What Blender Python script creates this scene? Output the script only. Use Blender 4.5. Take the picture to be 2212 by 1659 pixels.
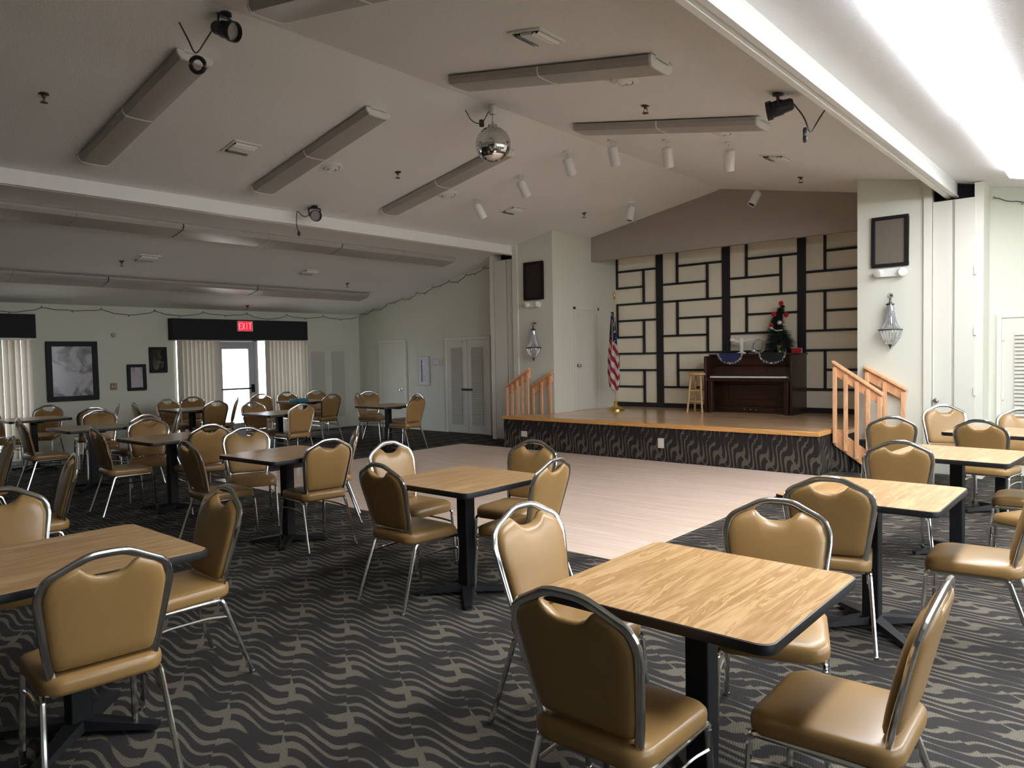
import bpy, bmesh, math, random
from mathutils import Vector, Matrix
random.seed(7)
PI = math.pi
for o in list(bpy.data.objects):
    bpy.data.objects.remove(o)
S = bpy.context.scene
COL = S.collection

# ------------------------------------------------------------------ camera
cam_d = bpy.data.cameras.new('camera'); cam_d.sensor_width = 36.0; cam_d.lens = 25.608
cam_d.clip_start = 0.05; cam_d.clip_end = 200
cam = bpy.data.objects.new('camera', cam_d); COL.objects.link(cam)
yaw, pitch, roll = math.radians(40.932), math.radians(-2.2488), math.radians(-1.0940)
fw = Vector((-math.sin(yaw)*math.cos(pitch), math.cos(yaw)*math.cos(pitch), math.sin(pitch)))
rt = Vector((math.cos(yaw), math.sin(yaw), 0)); up = rt.cross(fw)
r2 = rt*math.cos(roll) + up*math.sin(roll); u2 = up*math.cos(roll) - rt*math.sin(roll)
cam.matrix_world = Matrix(((r2.x, u2.x, -fw.x, 0), (r2.y, u2.y, -fw.y, 0), (r2.z, u2.z, -fw.z, 1.54), (0, 0, 0, 1)))
S.camera = cam

# ------------------------------------------------------------------ world, exposure
W = bpy.data.worlds.new('sky'); S.world = W; W.use_nodes = True
nt = W.node_tree
bg = nt.nodes['Background']
# overcast-bright sky above, sunlit pale paving below the horizon
_tc = nt.nodes.new('ShaderNodeTexCoord'); _sx = nt.nodes.new('ShaderNodeSeparateXYZ'); _mr = nt.nodes.new('ShaderNodeMapRange'); _mx = nt.nodes.new('ShaderNodeMix')
_mx.data_type = 'RGBA'
nt.links.new(_tc.outputs['Generated'], _sx.inputs[0]); nt.links.new(_sx.outputs[2], _mr.inputs[0])
_mr.inputs[1].default_value = -.05; _mr.inputs[2].default_value = .05
nt.links.new(_mr.outputs[0], _mx.inputs[0])
GROUND, SKY = 3.0, 6.0
_mx.inputs[6].default_value = (1.0*GROUND, .96*GROUND, .90*GROUND, 1); _mx.inputs[7].default_value = (.80*SKY, .90*SKY, 1.0*SKY, 1)
nt.links.new(_mx.outputs[2], bg.inputs[0]); bg.inputs[1].default_value = 1.0
S.view_settings.view_transform = 'Standard'; S.view_settings.look = 'None'
S.view_settings.gamma = 1.0; S.view_settings.use_curve_mapping = False
S.view_settings.exposure = 0.12
LIT = 34.0          # emission of the lit fluorescent lenses
S.cycles.max_bounces = 10; S.cycles.diffuse_bounces = 6; S.cycles.glossy_bounces = 4
S.cycles.sample_clamp_indirect = 6.0; S.cycles.use_denoising = True
S.cycles.caustics_reflective = False; S.cycles.caustics_refractive = False

# ------------------------------------------------------------------ materials
def col(h):
    h = h.lstrip('#'); v = [int(h[i:i+2], 16)/255 for i in (0, 2, 4)]
    return tuple((c/12.92 if c <= .04045 else ((c+.055)/1.055)**2.4) for c in v) + (1,)
class NT:
    def __init__(s, name):
        s.m = bpy.data.materials.new(name); s.m.use_nodes = True
        s.t = s.m.node_tree; s.b = s.t.nodes['Principled BSDF']
    def n(s, kind, **kw):
        n = s.t.nodes.new(kind)
        for k, v in kw.items(): setattr(n, k, v)
        return n
    def l(s, a, b): s.t.links.new(a, b)
    def put(s, inp, v):
        if isinstance(v, (int, float)): inp.default_value = v
        elif isinstance(v, tuple): inp.default_value = v
        else: s.l(v, inp)
    def M(s, op, a, b=0.0, c=0.0):
        n = s.n('ShaderNodeMath', operation=op)
        s.put(n.inputs[0], a); s.put(n.inputs[1], b); s.put(n.inputs[2], c)
        return n.outputs[0]
    def mix(s, f, a, b):
        n = s.n('ShaderNodeMix', data_type='RGBA')
        s.put(n.inputs[0], f); s.put(n.inputs[6], a); s.put(n.inputs[7], b)
        return n.outputs[2]
    def obj(s): return s.n('ShaderNodeTexCoord').outputs['Object']
    def gen(s): return s.n('ShaderNodeTexCoord').outputs['Generated']
    def sep(s, v):
        n = s.n('ShaderNodeSeparateXYZ'); s.l(v, n.inputs[0]); return n.outputs
    def noise(s, vec, scale, detail=3.0, rough=.5, dist=0.0):
        n = s.n('ShaderNodeTexNoise'); s.l(vec, n.inputs['Vector'])
        n.inputs['Scale'].default_value = scale; n.inputs['Detail'].default_value = detail
        n.inputs['Roughness'].default_value = rough; n.inputs['Distortion'].default_value = dist
        return n.outputs['Fac']
    def map(s, vec, scale=(1, 1, 1), rot=(0, 0, 0), loc=(0, 0, 0)):
        n = s.n('ShaderNodeMapping'); s.l(vec, n.inputs[0])
        n.inputs['Scale'].default_value = scale; n.inputs['Rotation'].default_value = rot; n.inputs['Location'].default_value = loc
        return n.outputs[0]
    def step(s, v, lo, hi):
        n = s.n('ShaderNodeMapRange'); n.interpolation_type = 'SMOOTHSTEP'
        s.put(n.inputs[0], v); n.inputs[1].default_value = lo; n.inputs[2].default_value = hi
        return n.outputs[0]
    def bump(s, h, strength, dist=.01):
        n = s.n('ShaderNodeBump'); s.l(h, n.inputs['Height'])
        n.inputs['Strength'].default_value = strength; n.inputs['Distance'].default_value = dist
        s.l(n.outputs[0], s.b.inputs['Normal'])
    def base(s, v): s.put(s.b.inputs['Base Color'], v)
    def set(s, rough=None, metal=None, spec=None):
        if rough is not None: s.put(s.b.inputs['Roughness'], rough)
        if metal is not None: s.b.inputs['Metallic'].default_value = metal
        if spec is not None: s.b.inputs['Specular IOR Level'].default_value = spec
        return s
def plain(name, c, rough=.5, metal=0.0, var=.08, scale=12.0, spec=.5, bump=0.0, bscale=80.0):
    """a surface of one colour with slight uneven wear"""
    q = NT(name); c = col(c) if isinstance(c, str) else c
    f = q.noise(q.obj(), scale)
    d = tuple(x*(1-var) for x in c[:3]) + (1,); l = tuple(min(1, x*(1+var)) for x in c[:3]) + (1,)
    q.base(q.mix(f, d, l)); q.set(rough, metal, spec)
    if bump: q.bump(q.noise(q.obj(), bscale, 2.0), bump, .004)
    return q.m
def emit(name, c, e):
    q = NT(name); q.base(c); q.b.inputs['Emission Color'].default_value = c
    f = q.noise(q.obj(), 3.0); q.put(q.b.inputs['Emission Strength'], q.M('MULTIPLY_ADD', f, e*.06, e*.97))
    return q.m

def carpet(name, ax=(0, 1), dim=1.0):
    q = NT(name); xyz = q.sep(q.obj()); X, Y = xyz[ax[0]], xyz[ax[1]]
    u = q.M('ADD', q.M('MULTIPLY', X, .813), q.M('MULTIPLY', Y, -.582))
    v = q.M('ADD', q.M('MULTIPLY', X, .582), q.M('MULTIPLY', Y, .813))
    wob = q.noise(q.obj(), 9.0, 1.0)
    u = q.M('ADD', u, q.M('MULTIPLY', wob, .02))
    vs = q.M('DIVIDE', v, .259); i = q.M('FLOOR', vs); fv = q.M('SUBTRACT', vs, i)
    p = q.M('DIVIDE', q.M('ADD', u, q.M('MULTIPLY', i, .185)), .547)
    sv = q.step(fv, .12, .88)
    qq = q.M('SUBTRACT', p, q.M('MULTIPLY', sv, .462))
    tw = 2*PI
    big = q.M('SINE', q.M('MULTIPLY', qq, tw))
    b = q.M('SINE', q.M('ADD', q.M('MULTIPLY', qq, tw*5), q.M('MULTIPLY', big, 1.3)))
    th = q.M('MULTIPLY', q.M('COSINE', q.M('MULTIPLY', q.M('ADD', qq, fv), tw)), .42)
    th2 = q.M('ADD', q.M('MULTIPLY', q.M('ABSOLUTE', q.M('SUBTRACT', fv, .5)), -.9), q.M('MULTIPLY_ADD', q.noise(q.obj(), 6.0, 2.0), 1.2, .14))
    band = q.step(q.M('SUBTRACT', b, q.M('ADD', th, th2)), -.28, .28)
    # wedge along every seam
    fp = q.M('FRACT', q.M('ADD', p, .15))
    wdg = q.M('MULTIPLY', q.M('MULTIPLY', q.step(fp, .10, .50), q.M('LESS_THAN', fp, .58)), .12)
    seam = q.step(q.M('SUBTRACT', wdg, fv), -.005, .015)
    fb = q.M('ABSOLUTE', q.M('SUBTRACT', q.M('FRACT', q.M('ADD', p, .62)), .5))
    blk = q.step(q.M('SUBTRACT', q.M('MULTIPLY', q.M('SUBTRACT', fv, .66), .17), fb), -.008, .008)
    seam = q.M('MAXIMUM', seam, blk)
    f = q.M('MAXIMUM', band, seam)
    # loop-pile speckle in rows
    dots = q.M('MULTIPLY', q.M('SINE', q.M('MULTIPLY', v, 2*PI/.0125)), q.M('SINE', q.M('MULTIPLY', u, 2*PI/.017)))
    fine = q.noise(q.obj(), 160.0, 2.0)
    f2 = q.M('MULTIPLY', f, q.M('ADD', q.M('MULTIPLY', dots, .22), q.M('MULTIPLY_ADD', fine, 1.1, .22)))
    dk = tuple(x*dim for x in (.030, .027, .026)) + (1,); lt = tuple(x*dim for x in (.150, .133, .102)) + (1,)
    q.base(q.mix(f2, dk, lt)); q.set(.95, 0, .15)
    q.bump(q.M('ADD', dots, q.M('MULTIPLY', fine, 2.0)), .25, .003)
    return q.m

def woodgrain(name, light, dark, scale=9.0, rough=.35, axis=1, spec=.5, rings=8.0):
    q = NT(name); sc = [1, 1, 1]; sc[axis] = .09
    v = q.map(q.obj(), tuple(sc)); n1 = q.noise(v, scale, 4.0, .55, 1.2)
    rg_ = q.M('FRACT', q.M('MULTIPLY', n1, rings)); f = q.step(rg_, .05, .95)
    sc2 = [1, 1, 1]; sc2[axis] = .015
    fine = q.noise(q.map(q.obj(), tuple(sc2)), 130.0, 2.0)
    f = q.M('ADD', q.M('MULTIPLY', f, .7), q.M('MULTIPLY', fine, .45))
    q.base(q.mix(f, col(dark), col(light))); q.set(rough, 0, spec)
    return q.m

MAT = {}
MAT['chrome'] = plain('chrome', (.72, .72, .70, 1), .13, 1.0, .04)
def vinyl():
    q = NT('tan_vinyl'); o = q.obj(); f = q.noise(o, 6.0)
    q.base(q.mix(f, (.250, .145, .050, 1), (.315, .188, .070, 1))); q.set(.33, 0, .5)
    vor = q.n('ShaderNodeTexVoronoi'); q.l(o, vor.inputs['Vector']); vor.inputs['Scale'].default_value = 260
    q.bump(vor.outputs['Distance'], .10, .001); return q.m
MAT['vinyl'] = vinyl()
MAT['oak'] = woodgrain('oak_laminate', '#BF9E71', '#926A3F', 18.0, .30, 1, rings=4.5)
MAT['edge'] = plain('black_edge', (.010, .0105, .012, 1), .45, spec=.35)
MAT['iron'] = plain('black_iron', (.006, .0065, .008, 1), .55, spec=.3)
MAT['black'] = plain('black_metal', (.012, .012, .014, 1), .4)
MAT['gloss'] = plain('tinted_lens', (.25, .22, .21, 1), .08)
MAT['wall'] = plain('cream_paint', '#D3D4C7', .6, 0, .02, 2.0, .3, .12, 120)
MAT['trim'] = plain('cream_trim', '#D8D7CB', .45, 0, .02, 3.0, .4)
def ceil_mat():
    q = NT('textured_ceiling'); o = q.obj(); f = q.noise(o, 55.0, 4.0)
    q.base(q.mix(f, (.77, .775, .775, 1), (.87, .875, .875, 1))); q.set(.9, 0, .1); q.bump(f, .32, .010); return q.m
MAT['ceil'] = ceil_mat()
MAT['white'] = plain('white_enamel', '#E6E6E2', .4, 0, .03)
MAT['lens'] = plain('unlit_lens', '#A9A49E', .35, 0, .04)
MAT['lit'] = emit('lit_lens', (.93, .96, 1.0, 1), LIT); MAT['lit_side'] = emit('lit_lens_side', (.93, .96, 1.0, 1), LIT*.28)
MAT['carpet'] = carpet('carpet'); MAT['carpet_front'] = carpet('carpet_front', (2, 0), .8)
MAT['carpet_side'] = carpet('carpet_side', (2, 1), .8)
def planks(name, a, b, c, rough):
    q = NT(name); br = q.n('ShaderNodeTexBrick'); q.l(q.obj(), br.inputs['Vector'])
    br.inputs['Scale'].default_value = 1.0; br.inputs['Brick Width'].default_value = 1.2; br.inputs['Row Height'].default_value = .095
    br.inputs['Mortar Size'].default_value = .0012; br.inputs['Color1'].default_value = col(a); br.inputs['Color2'].default_value = col(b)
    br.inputs['Mortar'].default_value = col(c)
    g = q.noise(q.map(q.obj(), (.5, 14, 1)), 3.0, 4.0); g = q.step(g, .3, .7)
    q.base(q.mix(q.M('MULTIPLY', g, .45), br.outputs['Color'], col(c))); q.set(rough, 0, .5); return q.m
MAT['dance'] = planks('pale_planks', '#F2DCCB', '#EBD2C0', '#D0B19D', .26)
MAT['stagefloor'] = planks('stage_planks', '#DDBB98', '#D0AD89', '#B08A68', .16)
MAT['pine'] = woodgrain('pine', '#E7B78B', '#CE9467', 8.0, .45, 2)
MAT['stool'] = woodgrain('stool_wood', '#D9B07A', '#B88B55', 8.0, .4, 2)
MAT['maple'] = woodgrain('maple_edge', '#D9A365', '#BE8747', 8.0, .35, 0)
MAT['mahogany'] = woodgrain('mahogany', '#3A1F17', '#221009', 6.0, .32, 0)
MAT['battens'] = plain('black_battens', (.012, .013, .015, 1), .5)
MAT['panel'] = plain('parchment_panel', '#EEE7D3', .7, 0, .06, 1.3, .2)
MAT['valance'] = plain('grey_bulkhead', '#A39A90', .85, 0, .05, 20, .1)
MAT['velvet'] = plain('black_cloth', (.010, .010, .012, 1), .8, 0, .2)
MAT['frame'] = plain('dark_frame', (.008, .007, .009, 1), .55, spec=.25)
MAT['grille'] = plain('speaker_cloth', '#6E655C', .9, 0, .10, 220, .1)
MAT['grille_dark'] = plain('dark_speaker_cloth', '#3A3230', .9, 0, .10, 220, .1)
MAT['blind'] = plain('vinyl_slats', '#C2BBAE', .5, 0, .05, 4)
MAT['louver'] = plain('louver_paint', '#BDBBB0', .6, 0, .03)
MAT['door_paint'] = plain('door_paint', '#D0CFC4', .5, 0, .02, 3)
MAT['steel_door'] = plain('pale_door', '#B9B8BC', .45, 0, .02, 3)
MAT['brass'] = plain('brass', (.75, .55, .18, 1), .25, 1.0)
MAT['nickel'] = plain('nickel', (.62, .60, .57, 1), .22, 1.0)
MAT['mirror'] = plain('mirror_tiles', (.78, .80, .78, 1), .06, 1.0, .06, 30)
MAT['pewter'] = plain('pewter', (.09, .09, .10, 1), .4, .8)
def crystal():
    q = NT('crystal_beads'); f = q.noise(q.obj(), 120.0)
    q.base(q.mix(f, (.55, .57, .62, 1), (.88, .90, .94, 1))); q.set(.12, .75, .6); return q.m
MAT['crystal'] = crystal()
MAT['tinsel'] = plain('silver_tinsel', (.72, .73, .76, 1), .25, .8, .25, 150)
MAT['fir'] = plain('fir_needles', (.018, .032, .022, 1), .7, 0, .4, 60)
MAT['red'] = plain('red_cloth', (.50, .012, .022, 1), .5, 0, .2, 40)
MAT['blue'] = plain('blue_cloth', (.020, .026, .10, 1), .8, 0, .2, 30)
MAT['plaster'] = plain('white_plaster', '#E8E6DC', .5, 0, .03)
MAT['pot'] = plain('terracotta', '#9C7A55', .7, 0, .1)
MAT['green'] = plain('green_bauble', (.03, .55, .22, 1), .2, .2)
MAT['teal'] = plain('teal_cloth', (.02, .20, .24, 1), .6, 0, .15, 30)
MAT['keys'] = plain('ivory_keys', '#E6E2D8', .3, 0, .02)
MAT['dark_gap'] = plain('dark_recess', (.008, .009, .014, 1), .9)  # near-black colour that paints the shade inside openings
MAT['wire'] = plain('dark_wire', (.05, .045, .035, 1), .6)
MAT['bulb'] = plain('clear_bulb', (.35, .33, .28, 1), .2)
MAT['outlet'] = plain('outlet_plastic', '#CFCDC4', .4)
MAT['soot'] = plain('sprinkler_bronze', (.10, .07, .05, 1), .4, .8)
MAT['gel'] = plain('gel_filter', (.30, .33, .10, 1), .3)
MAT['exit_red'] = emit('exit_red', (1.0, .012, .04, 1), .85)
MAT['exit_let'] = emit('exit_letters', (1.0, .30, .30, 1), 1.0)
def glass():
    q = NT('window_glass'); q.base((1, 1, 1, 1)); q.set(.02, 0, .5)
    q.b.inputs['Transmission Weight'].default_value = 1.0; q.b.inputs['IOR'].default_value = 1.0
    q.b.inputs['Alpha'].default_value = .12; f = q.noise(q.obj(), 4.0)
    q.put(q.b.inputs['Roughness'], q.M('MULTIPLY', f, .02)); return q.m
MAT['glass'] = glass()
def flag_mat():
    q = NT('flag_cloth'); o = q.sep(q.obj()); z = o[2]
    s = q.M('ADD', z, q.M('MULTIPLY', o[0], 1.6))
    st = q.M('GREATER_THAN', q.M('FRACT', q.M('DIVIDE', s, .21)), .48)
    rw = q.mix(st, (.30, .02, .035, 1), (.55, .50, .49, 1))
    nz = q.noise(q.obj(), 26.0, 1.0); star = q.M('GREATER_THAN', nz, .63)
    bl = q.mix(star, (.020, .026, .075, 1), (.42, .42, .44, 1))
    q.base(q.mix(q.step(q.M('ADD', z, q.M('MULTIPLY', o[0], .8)), 1.18, 1.21), rw, bl)); q.set(.7, 0, .2); return q.m
MAT['flag'] = flag_mat()
def art(name, light, dark, scale, lo, hi):
    q = NT(name); f = q.step(q.noise(q.obj(), scale, 3.0, .5, 1.0), lo, hi)
    q.base(q.mix(f, col(dark), col(light))); q.set(.12, 0, .5); return q.m
MAT['art_big'] = art('wash_print', '#A9A4AC', '#55505A', 3.2, .33, .55)
MAT['art_small'] = art('pale_print', '#B5B0BA', '#77727C', 5.0, .25, .5)
MAT['art_dark'] = art('dark_print', '#6A645E', '#1E1B1A', 7.0, .40, .7)
MAT['art_poster'] = art('dark_script_panel', '#6A6A7C', '#1C1C30', 14.0, .5, .75)
MAT['paper'] = plain('white_paper', '#C9C9D2', .5)
MAT['switch'] = plain('switch_plate', '#8A6F55', .5)

# ------------------------------------------------------------------ mesh helpers
class MB:
    def __init__(s): s.b = bmesh.new()
    def face(s, vs):
        try: return s.b.faces.new(vs)
        except ValueError: return None
    def box(s, x0, x1, y0, y1, z0, z1, M=None):
        P = [(x0, y0, z0), (x1, y0, z0), (x1, y1, z0), (x0, y1, z0), (x0, y0, z1), (x1, y0, z1), (x1, y1, z1), (x0, y1, z1)]
        v = [s.b.verts.new((M @ Vector(p)) if M else p) for p in P]
        for f in ((3, 2, 1, 0), (4, 5, 6, 7), (0, 1, 5, 4), (1, 2, 6, 5), (2, 3, 7, 6), (3, 0, 4, 7)): s.face([v[i] for i in f])
        return s
    def loops(s, L, cap=True, closed=True):
        R = [[s.b.verts.new(p) for p in l] for l in L]; n = len(R[0])
        for a, b in zip(R, R[1:]):
            for i in range(n if closed else n-1):
                j = (i+1) % n; s.face([a[i], a[j], b[j], b[i]])
        if cap: s.face(R[0][::-1]); s.face(R[-1])
        return s
    def poly(s, pts): s.face([s.b.verts.new(p) for p in pts]); return s
    def prism(s, pts, d):
        d = Vector(d); return s.loops([[Vector(p) for p in pts], [Vector(p)+d for p in pts]])
    def lathe(s, prof, n=24, M=None, cap=True, lobes=0, amp=0.0):
        L = []
        for r, z in prof:
            ring = []
            for k in range(n):
                a = 2*PI*k/n; rr = r*(1+amp*math.cos(lobes*a))
                p = Vector((rr*math.cos(a), rr*math.sin(a), z)); ring.append(M @ p if M else p)
            L.append(ring)
        return s.loops(L, cap)
    def tube(s, pts, r, n=8, r2=None, ref=(0, 0, 1), closed=False, r_end=None):
        pts = [Vector(p) for p in pts]; m = len(pts); L = []; ref = Vector(ref)
        for i, p in enumerate(pts):
            a = pts[(i-1) % m] if (closed or i > 0) else p; c = pts[(i+1) % m] if (closed or i < m-1) else p
            t = (c-a).normalized()
            rr = ref if abs(t.dot(ref)) < .97 else Vector((1, 0, 0))
            x = t.cross(rr).normalized(); y = x.cross(t).normalized()
            ra = r if r_end is None else r+(r_end-r)*i/(m-1); rb = (r2 if r2 is not None else ra)
            L.append([p + x*math.cos(2*PI*k/n)*ra + y*math.sin(2*PI*k/n)*rb for k in range(n)])
        if closed: L.append(L[0])
        if closed:
            R = [[s.b.verts.new(q) for q in l] for l in L[:-1]]
            for i in range(m):
                a, b = R[i], R[(i+1) % m]
                for k in range(n): s.face([a[k], a[(k+1) % n], b[(k+1) % n], b[k]])
            return s
        return s.loops(L)
    def ball(s, c, r, u=12, v=8, sz=1.0):
        c = Vector(c); return s.lathe([(max(r*math.sin(PI*i/v), r*.02), -r*sz*math.cos(PI*i/v)) for i in range(v+1)], u, Matrix.Translation(c))
    def build(s, name, mat, parent=None, smooth=True, bevel=0.0, seg=2, loc=None, rotz=0, angle=38):
        bmesh.ops.remove_doubles(s.b, verts=s.b.verts, dist=1e-6)
        bmesh.ops.recalc_face_normals(s.b, faces=s.b.faces)
        me = bpy.data.meshes.new(name); s.b.to_mesh(me); s.b.free()
        if isinstance(mat, str): mat = MAT[mat]
        me.materials.append(mat)
        if smooth and len(me.polygons):
            me.polygons.foreach_set('use_smooth', [True]*len(me.polygons)); me.set_sharp_from_angle(angle=math.radians(angle))
        o = bpy.data.objects.new(name, me); COL.objects.link(o)
        if parent: o.parent = parent
        if loc: o.location = loc
        if rotz: o.rotation_euler = (0, 0, rotz)
        if bevel:
            bv = o.modifiers.new('bevel', 'BEVEL'); bv.width = bevel; bv.segments = seg; bv.limit_method = 'ANGLE'; bv.angle_limit = math.radians(50)
        return o
def B(*a): return MB().box(*a)
def fillet(pts, rads, k=5):
    """polyline with its inner corners rounded"""
    pts = [Vector(p) for p in pts]; out = [pts[0]]
    if isinstance(rads, (int, float)): rads = [rads]*len(pts)
    for i in range(1, len(pts)-1):
        a, p, c = pts[i-1], pts[i], pts[i+1]
        d1 = (a-p); d2 = (c-p); r = min(rads[i], d1.length*.49, d2.length*.49)
        A = p+d1.normalized()*r; Cc = p+d2.normalized()*r
        for j in range(k+1):
            t = j/k; out.append(A*(1-t)**2 + p*2*t*(1-t) + Cc*t*t)
    out.append(pts[-1]); return out
def rrect(w, d, r, n=5, cx=0, cy=0):
    P = []
    for sx, sy, a0 in ((1, 1, 0), (-1, 1, PI/2), (-1, -1, PI), (1, -1, 3*PI/2)):
        for k in range(n+1):
            a = a0+PI/2*k/n; P.append((cx+sx*(w/2-r)+r*math.cos(a), cy+sy*(d/2-r)+r*math.sin(a)))
    return P
def thing(name, label, cat, loc=(0, 0, 0), rotz=0, group=None):
    o = bpy.data.objects.new(name, None); COL.objects.link(o); o.empty_display_size = .1
    o.location = loc; o.rotation_euler = (0, 0, rotz); return tag(o, label, cat, group)
def tag(o, label, cat, group=None):
    o['label'] = label; o['category'] = cat
    if group: o['group'] = group
    return o
def struct(o): o['kind'] = 'structure'; return o
def dup(root, loc, rotz, label, group=None):
    r = root.copy(); COL.objects.link(r); r.location = loc; r.rotation_euler = (0, 0, rotz); r['label'] = label
    if group: r['group'] = group
    for ch in root.children:
        c = ch.copy(); COL.objects.link(c); c.parent = r
        for g in ch.children:
            d = g.copy(); COL.objects.link(d); d.parent = c
    return r

# ------------------------------------------------------------------ room shell
XR, ZR, SL = -5.10, 4.12, .187           # ridge line and roof slope
XL, XW, YG, YB = -13.60, 3.40, 10.36, -6.0
def cz(x): return ZR-SL*abs(x-XR)
fl = B(XL-.15, XW+.15, YB-.15, 12.1, -.12, 0.0).build('floor', 'carpet', smooth=False); struct(fl)
d = B(-9.05, -2.92, 4.53, 9.08, 0.0, .006).build('floor_dance', 'dance', smooth=False); struct(d)
c = MB()
for xa, xb in ((XL-.15, XR), (XR, XW+.15)):
    pts = [(xa, YB-.15, cz(xa)), (xb, YB-.15, cz(xb)), (xb, 12.1, cz(xb)), (xa, 12.1, cz(xa))]
    c.prism(pts, (0, 0, .12))
struct(c.build('ceiling', 'ceil', smooth=False))
# side walls with openings (list of (y0,y1,z0,z1))
def ywall(name, x0, x1, ya, yb, h, holes):
    m = MB(); ys = sorted({ya, yb, *[q for o in holes for q in o[:2]]})
    for a, b in zip(ys, ys[1:]):
        o = next((o for o in holes if o[0] <= a and o[1] >= b), None)
        if o:
            if o[2] > 0: m.box(x0, x1, a, b, 0, o[2])
            m.box(x0, x1, a, b, o[3], h)
        else: m.box(x0, x1, a, b, 0, h)
    return struct(m.build(name, 'wall', smooth=False))
LW = [(2.3, 3.78, .02, 1.98), (6.12, 8.86, .02, 1.98)]
ywall('wall_left', XL-.15, XL, YB-.15, YG+.1, cz(XL)+.03, LW)
RW = [(.4, 2.4, .25, 2.20), (2.9, 4.9, .25, 2.20), (5.4, 7.4, .25, 2.20), (7.9, 9.7, .25, 2.20)]
ywall('wall_right', XW, XW+.15, YB-.15, YG+.1, cz(XW)+.03, RW)
def gable(name, y0, y1, xa, xb, z0=0.0):
    xs = [xa]+([XR] if xa < XR < xb else [])+[xb]
    pts = [(xa, y0, z0), (xb, y0, z0)]+[(x, y0, cz(x)+.05) for x in reversed(xs)]
    return struct(MB().prism(pts, (0, y1-y0, 0)).build(name, 'wall', smooth=False))
gable('wall_rear', YB-.15, YB, XL, XW)
gable('wall_stage_side_left', YG, YG+.12, XL, -8.5)
gable('wall_stage_side_right', YG, YG+.12, -1.6, XW)
CY = 9.89                                 # face of the two piers beside the stage
gable('wall_pier_left', CY, 12.0, -8.45, -7.62)
gable('wall_pier_right', CY, 12.0, -2.75, -1.94)
gable('wall_stage_back', 11.95, 12.1, -7.7, -2.7)
# grey bulkhead over the back of the stage
m = MB(); m.prism([(-7.62, 11.05, 3.215), (-2.75, 11.05, 3.215), (-2.75, 11.05, cz(-2.75)+.05), (XR, 11.05, ZR+.05), (-7.62, 11.05, cz(-7.62)+.05)], (0, .10, 0))
struct(m.build('wall_bulkhead', 'valance', smooth=False))
# partition pockets beside the piers
for sgn, xa, xb in (('left', -9.02, -8.45), ('right', -1.94, -1.46)):
    struct(B(xa, xb, CY+.06, YG+.1, 0, 3.27).build('wall_pocket_'+sgn, 'wall', smooth=False))
    struct(B(xa, xb, CY+.25, YG+.1, 3.27, cz(xa)+.1).build('trim_pocket_'+sgn, 'dark_gap', smooth=False))  # dark block painted as the shade in the pocket above the leaves
n_trim = [0]
def trim(m, mat='trim', **k):
    n_trim[0] += 1; return struct(m.build('trim_%d' % n_trim[0], mat, smooth=False, **k))
trim(B(-8.50, -8.39, CY-.03, CY+.06, 0, cz(-8.45)))
trim(B(-2.00, -1.92, CY-.03, CY+.06, 0, cz(-1.96)))
trim(B(-1.49, -1.40, CY+.03, YG, 0, cz(-1.4)))
trim(B(-9.10, -9.00, CY+.03, YG, 0, cz(-9.0)))
# ceiling beams that carry the folding partitions: lit face, groove and flange
def beam(x0, x1, zb):
    m = B(x0, x1, YB, CY+.2, zb, max(cz(x0), cz(x1))+.05)
    m.box(x0-.012, x0+.03, YB, CY+.2, zb-.012, zb+.012); m.box(x1-.03, x1+.012, YB, CY+.2, zb-.012, zb+.012)
    return trim(m, 'white')
beam(-8.60, -8.50, 3.34); beam(-1.79, -1.69, 3.32)
# stage back wall: parchment panels behind black battens
struct(B(-7.95, -2.75, 11.90, 11.94, .53, 3.45).build('wall_panel_backdrop', 'panel', smooth=False))
m = MB(); YP = 11.885
def bt(x0, x1, z0, z1): m.box(x0, x1, YP-.02, YP+.02, z0, z1)
posts = [(-7.99, -7.90), (-6.76, -6.63), (-5.48, -5.345), (-4.205, -4.075), (-2.92, -2.75)]
for a, b in posts: bt(a, b, .53, 3.45)
t = .018
for (_, xa), (xb, _) in zip(posts, posts[1:]):
    l, r = xa+.295, xa+.875
    bt(xa, xb, .535, .615)
    for zf in (.60, 1.53, 2.46):
        bt(xa, xb, zf-t, zf+t) if zf > 1 else None
    for k, zf in enumerate((3.39, 2.46, 1.53)):
        bt(l-t, l+t, zf-.62, zf); bt(l, xb, zf-.31-t, zf-.31+t); bt(xa, r, zf-.62-t, zf-.62+t); bt(r-t, r+t, zf-.93, zf-.31)
struct(m.build('trim_backdrop_battens', 'battens', smooth=False))

# ------------------------------------------------------------------ stage
ZS = .535
stg = thing('stage', 'low carpet-fronted stage with a pale wood floor', 'stage', (0, 0, 0))
B(-8.06, -2.99, 9.13, 9.55, .03, ZS).build('floor_deck', 'stagefloor', stg, smooth=False)
B(-7.61, -2.76, 9.551, 11.88, ZS-.05, ZS).build('floor_deck', 'stagefloor', stg, smooth=False)
B(-7.61, -2.76, 9.551, 9.88, 0, ZS-.051).build('carpeted_riser', 'carpet_front', stg, smooth=False)
B(-8.08, -2.97, 9.09, 9.13, 0, ZS-.055).build('carpeted_front', 'carpet_front', stg, smooth=False)
B(-3.01, -2.965, 9.131, 9.55, 0, ZS-.055).build('carpeted_end', 'carpet_side', stg, smooth=False)
B(-8.11, -2.95, 9.06, 9.13, ZS-.055, ZS+.003).build('nosing', 'maple', stg, bevel=.008)
B(-3.02, -2.95, 9.131, 9.55, ZS-.055, ZS+.003).build('nosing', 'maple', stg, bevel=.008)
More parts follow.
